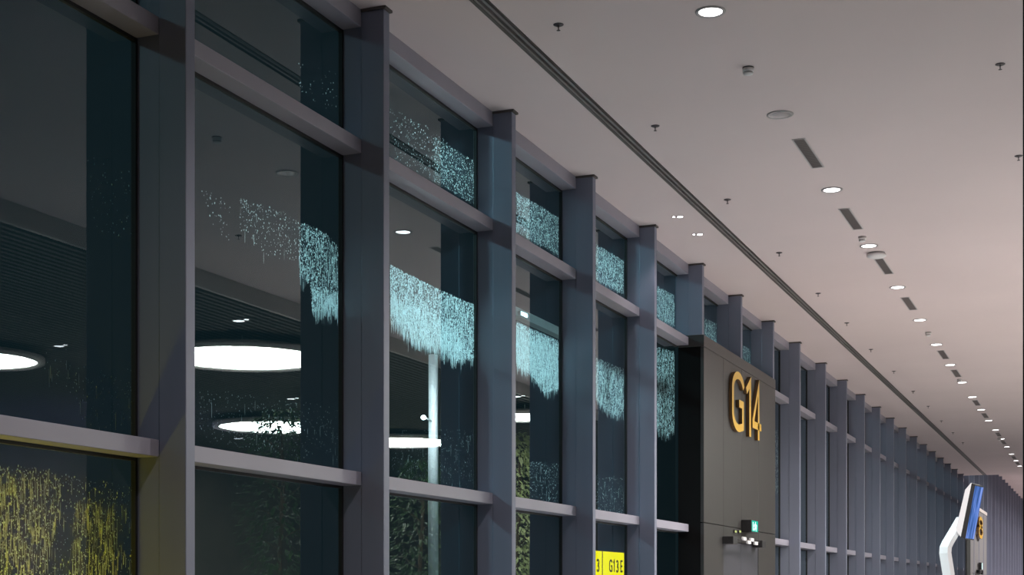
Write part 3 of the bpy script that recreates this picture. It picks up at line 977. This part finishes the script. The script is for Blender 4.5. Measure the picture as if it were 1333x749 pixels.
merge(bm, b_, 0, Matrix.Translation(c) @ Matrix.Rotation(TH, 4, 'Z'))
kobj('foot_plate', bm, M['kiosk'])

acc = tag(empty('accent_spot', (-0.6, 4.5, ZC)), 'ceiling accent spot outside the picture, aimed at the white kiosk', 'ceiling light')  # spot added out of view to whiten the kiosk
bm = bmesh.new(); lathe(bm, [(0.07, 0), (0.07, -0.03), (0.05, -0.03), (0.045, -0.01)], 20, cap0=False); obj('rim', bm, M['grey'], acc)
spot('lamp', (-0.6, 4.5, ZC - 0.05), kpt(1258, 690), KIOSK_FILL_W, LIT, 13, 0.5, 0.03, acc)

q = at_t(1260, 770, 26.0)
post = tag(empty('black_post', (q.x, q.y, 0), TH), 'slim black post standing behind the kiosk screen', 'post')
hz = at_t(1260, 690, 26.0).z
bm = bmesh.new(); box(bm, -0.036, 0.036, -0.036, 0.036, 0.02, hz, 0.005); obj('shaft', bm, M['black'], post)
bm = bmesh.new(); box(bm, -0.18, 0.18, -0.18, 0.18, 0, 0.02, 0.005); obj('foot_plate', bm, M['black'], post)

# ------------------------------------------------------------------ outdoors
q = at_x(564, 770, -9.5)
M['pole'] = mat('pole_white', (0.85, 0.85, 0.87), 0.35)
pole = tag(empty('lamp_post', (q.x, q.y, -0.12)), 'pale steel post outside, seen through the third window', 'post')
bm = bmesh.new(); lathe(bm, [(0.078, 0), (0.078, at_x(564, 566, -9.5).z)], 20); obj('lower_shaft', bm, M['pole'], pole, False)
bm = bmesh.new(); lathe(bm, [(0.072, at_x(564, 565, -9.5).z), (0.072, at_x(564, 452, -9.5).z)], 20); obj('upper_shaft', bm, M['pole'], pole, False)
bm = bmesh.new(); lathe(bm, [(0.2, 0), (0.2, 0.05)], 20); obj('flange', bm, M['steel'], pole)

lq = at_x(554.5, 547, -9.5) + Vector((0.10, -0.30, 0)) - pole.location
bm = bmesh.new(); tube(bm, [(0, -0.06, lq.z), (lq.x * 0.6, lq.y * 0.8, lq.z + 0.02), (lq.x, lq.y, lq.z)], 0.012); obj('lamp_arm', bm, M['pole'], pole)
bm = bmesh.new(); lathe(bm, [(0.01, -0.035), (0.033, -0.02), (0.04, 0.0), (0.033, 0.02), (0.01, 0.035)], 14, org=tuple(lq)); obj('lamp_globe', bm, M['twin'], pole, True)
d = bpy.data.lights.new('lamp', 'POINT'); d.energy = POST_W; d.color = (0.95, 0.97, 1.0); d.shadow_soft_size = 0.05
o = link(bpy.data.objects.new('lamp', d), pole); o.location = lq + Vector((0.07, -0.09, 0))

# a slim beam on two posts outside the glass
bx = -7.0; zb0 = zr(0.462, bx); zb1 = zr(0.477, bx)
cb = tag(empty('lamp_gantry', (bx, 0, zb0)), 'slim grey lamp gantry outside, its beam above the rain in the fourth window', 'gantry')
bm = bmesh.new(); box(bm, -0.06, 0.06, 16.7, 20.3, 0, zb1 - zb0, 0.004); obj('beam', bm, M['steel'], cb)
for y in (16.8, 20.1):
    bm = bmesh.new(); box(bm, -0.05, 0.05, y, y + 0.1, -zb0 - 0.12, 0.0); obj('post', bm, M['steel'], cb)
q = at_x(682, 418, bx + 0.09)
r = tag(empty('beam_lamp', (bx + 0.062, q.y, zb0 + 0.03)), 'small bright lamp on the outdoor gantry beam, seen in the fourth window', 'lamp')
bm = bmesh.new(); box(bm, 0, 0.03, -0.12, 0.12, -0.02, 0.04, 0.004); obj('housing', bm, M['steel'], r)
bm = bmesh.new(); box(bm, 0.03, 0.04, -0.10, 0.10, -0.012, 0.032, 0.003); obj('lens', bm, M['flood'], r)

# lit yellow wayfinding sign outside, in the fifth window
sx = -8.0
s0, s1 = at_x(768, 770, sx).y, at_x(830, 770, sx).y
szt = zr(0.0788, sx); szb = szt - 0.95
ysn = tag(empty('wayfinding_sign', (sx, s0, szb)), 'bright yellow lit wayfinding sign seen low through the fifth window', 'sign')
bm = bmesh.new(); box(bm, -0.12, -0.004, -0.02, s1 - s0 + 0.02, -0.02, szt - szb + 0.02); obj('casing', bm, M['black'], ysn)
yd = at_x(784.5, 770, sx).y - s0
for a, b in ((0, yd - 0.04), (yd + 0.02, s1 - s0)):
    bm = bmesh.new(); box(bm, -0.004, 0.0, a, b, 0, szt - szb); obj('face', bm, M['yellow'], ysn)
zc0, zc1 = zr((YH - 745) / (XV - 796), sx), zr((YH - 729) / (XV - 795), sx)
cap = zc1 - zc0
ys_ = [at_x(p, 770, sx).y - s0 for p in (776.6, 793.0, 798.3, 801.8, 807.4)]
letters(ysn, '3G13E', ys_, zc0 - szb, cap, (at_x(798, 770, sx).y - at_x(793.2, 770, sx).y) / cap / 0.78, 0.006, [M['black'], M['black']], 0.15)
for a in (0.2, s1 - s0 - 0.2):
    bm = bmesh.new(); box(bm, -0.1, -0.03, a - 0.03, a + 0.03, -szb - 0.12, 0.0); obj('leg', bm, M['black'], ysn)

# yellow light box added below the view to colour the rain
ysl = tag(empty('low_sign', (XG - 0.6, 5.2, 0.65)), 'low yellow light box outside the leftmost window, its glow caught by the rain', 'sign')
bm = bmesh.new(); box(bm, -0.14, 0, 0, 2.6, 0, 0.6, 0.01); obj('casing', bm, M['black'], ysl)
bm = bmesh.new(); box(bm, -0.12, -0.02, 0.02, 2.58, 0.6, 0.61); obj('face', bm, M['yellow_low'], ysl)
for a in (0.2, 2.3):
    bm = bmesh.new(); box(bm, -0.1, -0.04, a, a + 0.06, -0.87, 0.0); obj('leg', bm, M['black'], ysl)

# flood masts added out of sight to light the rain and fin sides
MX = -17.0
MAST = {0: ((XG, 11.6, 4.6), FLOOD_W, 36), 1: ((XG, 15.8, 4.6), FLOOD_W, 46), 2: ((XG, 21.0, 4.8), FLOOD_W, 48), 8: ((XG, 7.0, 7.6), 900.0, 31)}
for k, y in enumerate([11.0, 15.6] + [at_x(p, 770, MX).y for p in (212, 468, 645, 750, 833, 897)] + [-9.0]):
    x = MX; z = 10.5
    aim, watt, ang = MAST.get(k, ((XG, y + 3, 4.2), 1500.0, 64))
    lb = ['tall outdoor flood lamp mast on the apron, nearest to the viewpoint', 'tall outdoor flood lamp mast on the apron, second from the viewpoint'][k] if k < 2 else 'tall outdoor flood lamp mast hidden behind the %s window fin from the left' % words[k - 2] if k < 8 else 'outdoor flood lamp mast on the apron beside the viewpoint, outside the picture'
    r = tag(empty('flood_mast', (x, y, -0.12)), lb, 'mast', 'flood lamp masts on the apron')
    bm = bmesh.new(); lathe(bm, [(0.12, 0), (0.08, z)], 12); obj('shaft', bm, M['steel'], r)
    b_ = bmesh.new(); box(b_, -0.1, 0.1, -0.3, 0.3, -0.2, 0.2, 0.02)
    bm = bmesh.new(); merge(bm, b_, 0, Matrix.Translation((0.2, 0, z)) @ Matrix.Rotation(math.radians(25), 4, 'Y'))
    hd = obj('lamp_head', bm, M['black'], r)
    b_ = bmesh.new(); box(b_, 0.1, 0.11, -0.26, 0.26, -0.16, 0.16)
    bm = bmesh.new(); merge(bm, b_, 0, Matrix.Translation((0.2, 0, z)) @ Matrix.Rotation(math.radians(25), 4, 'Y'))
    obj('lens', bm, M['flood'], hd)
    spot('lamp', (x + 0.4, y, z - 0.1), aim, watt, (0.62, 0.93, 1.0), ang, 0.5, 0.45, r)
print('objects', len(bpy.data.objects), 'fins', NF, 'XF', XF, 'XG', XG, 'XT', XT, 'FT', FT, 'Y_END', Y_END, 'RX', RX, 'fy', [round(v, 2) for v in fy[:10]])
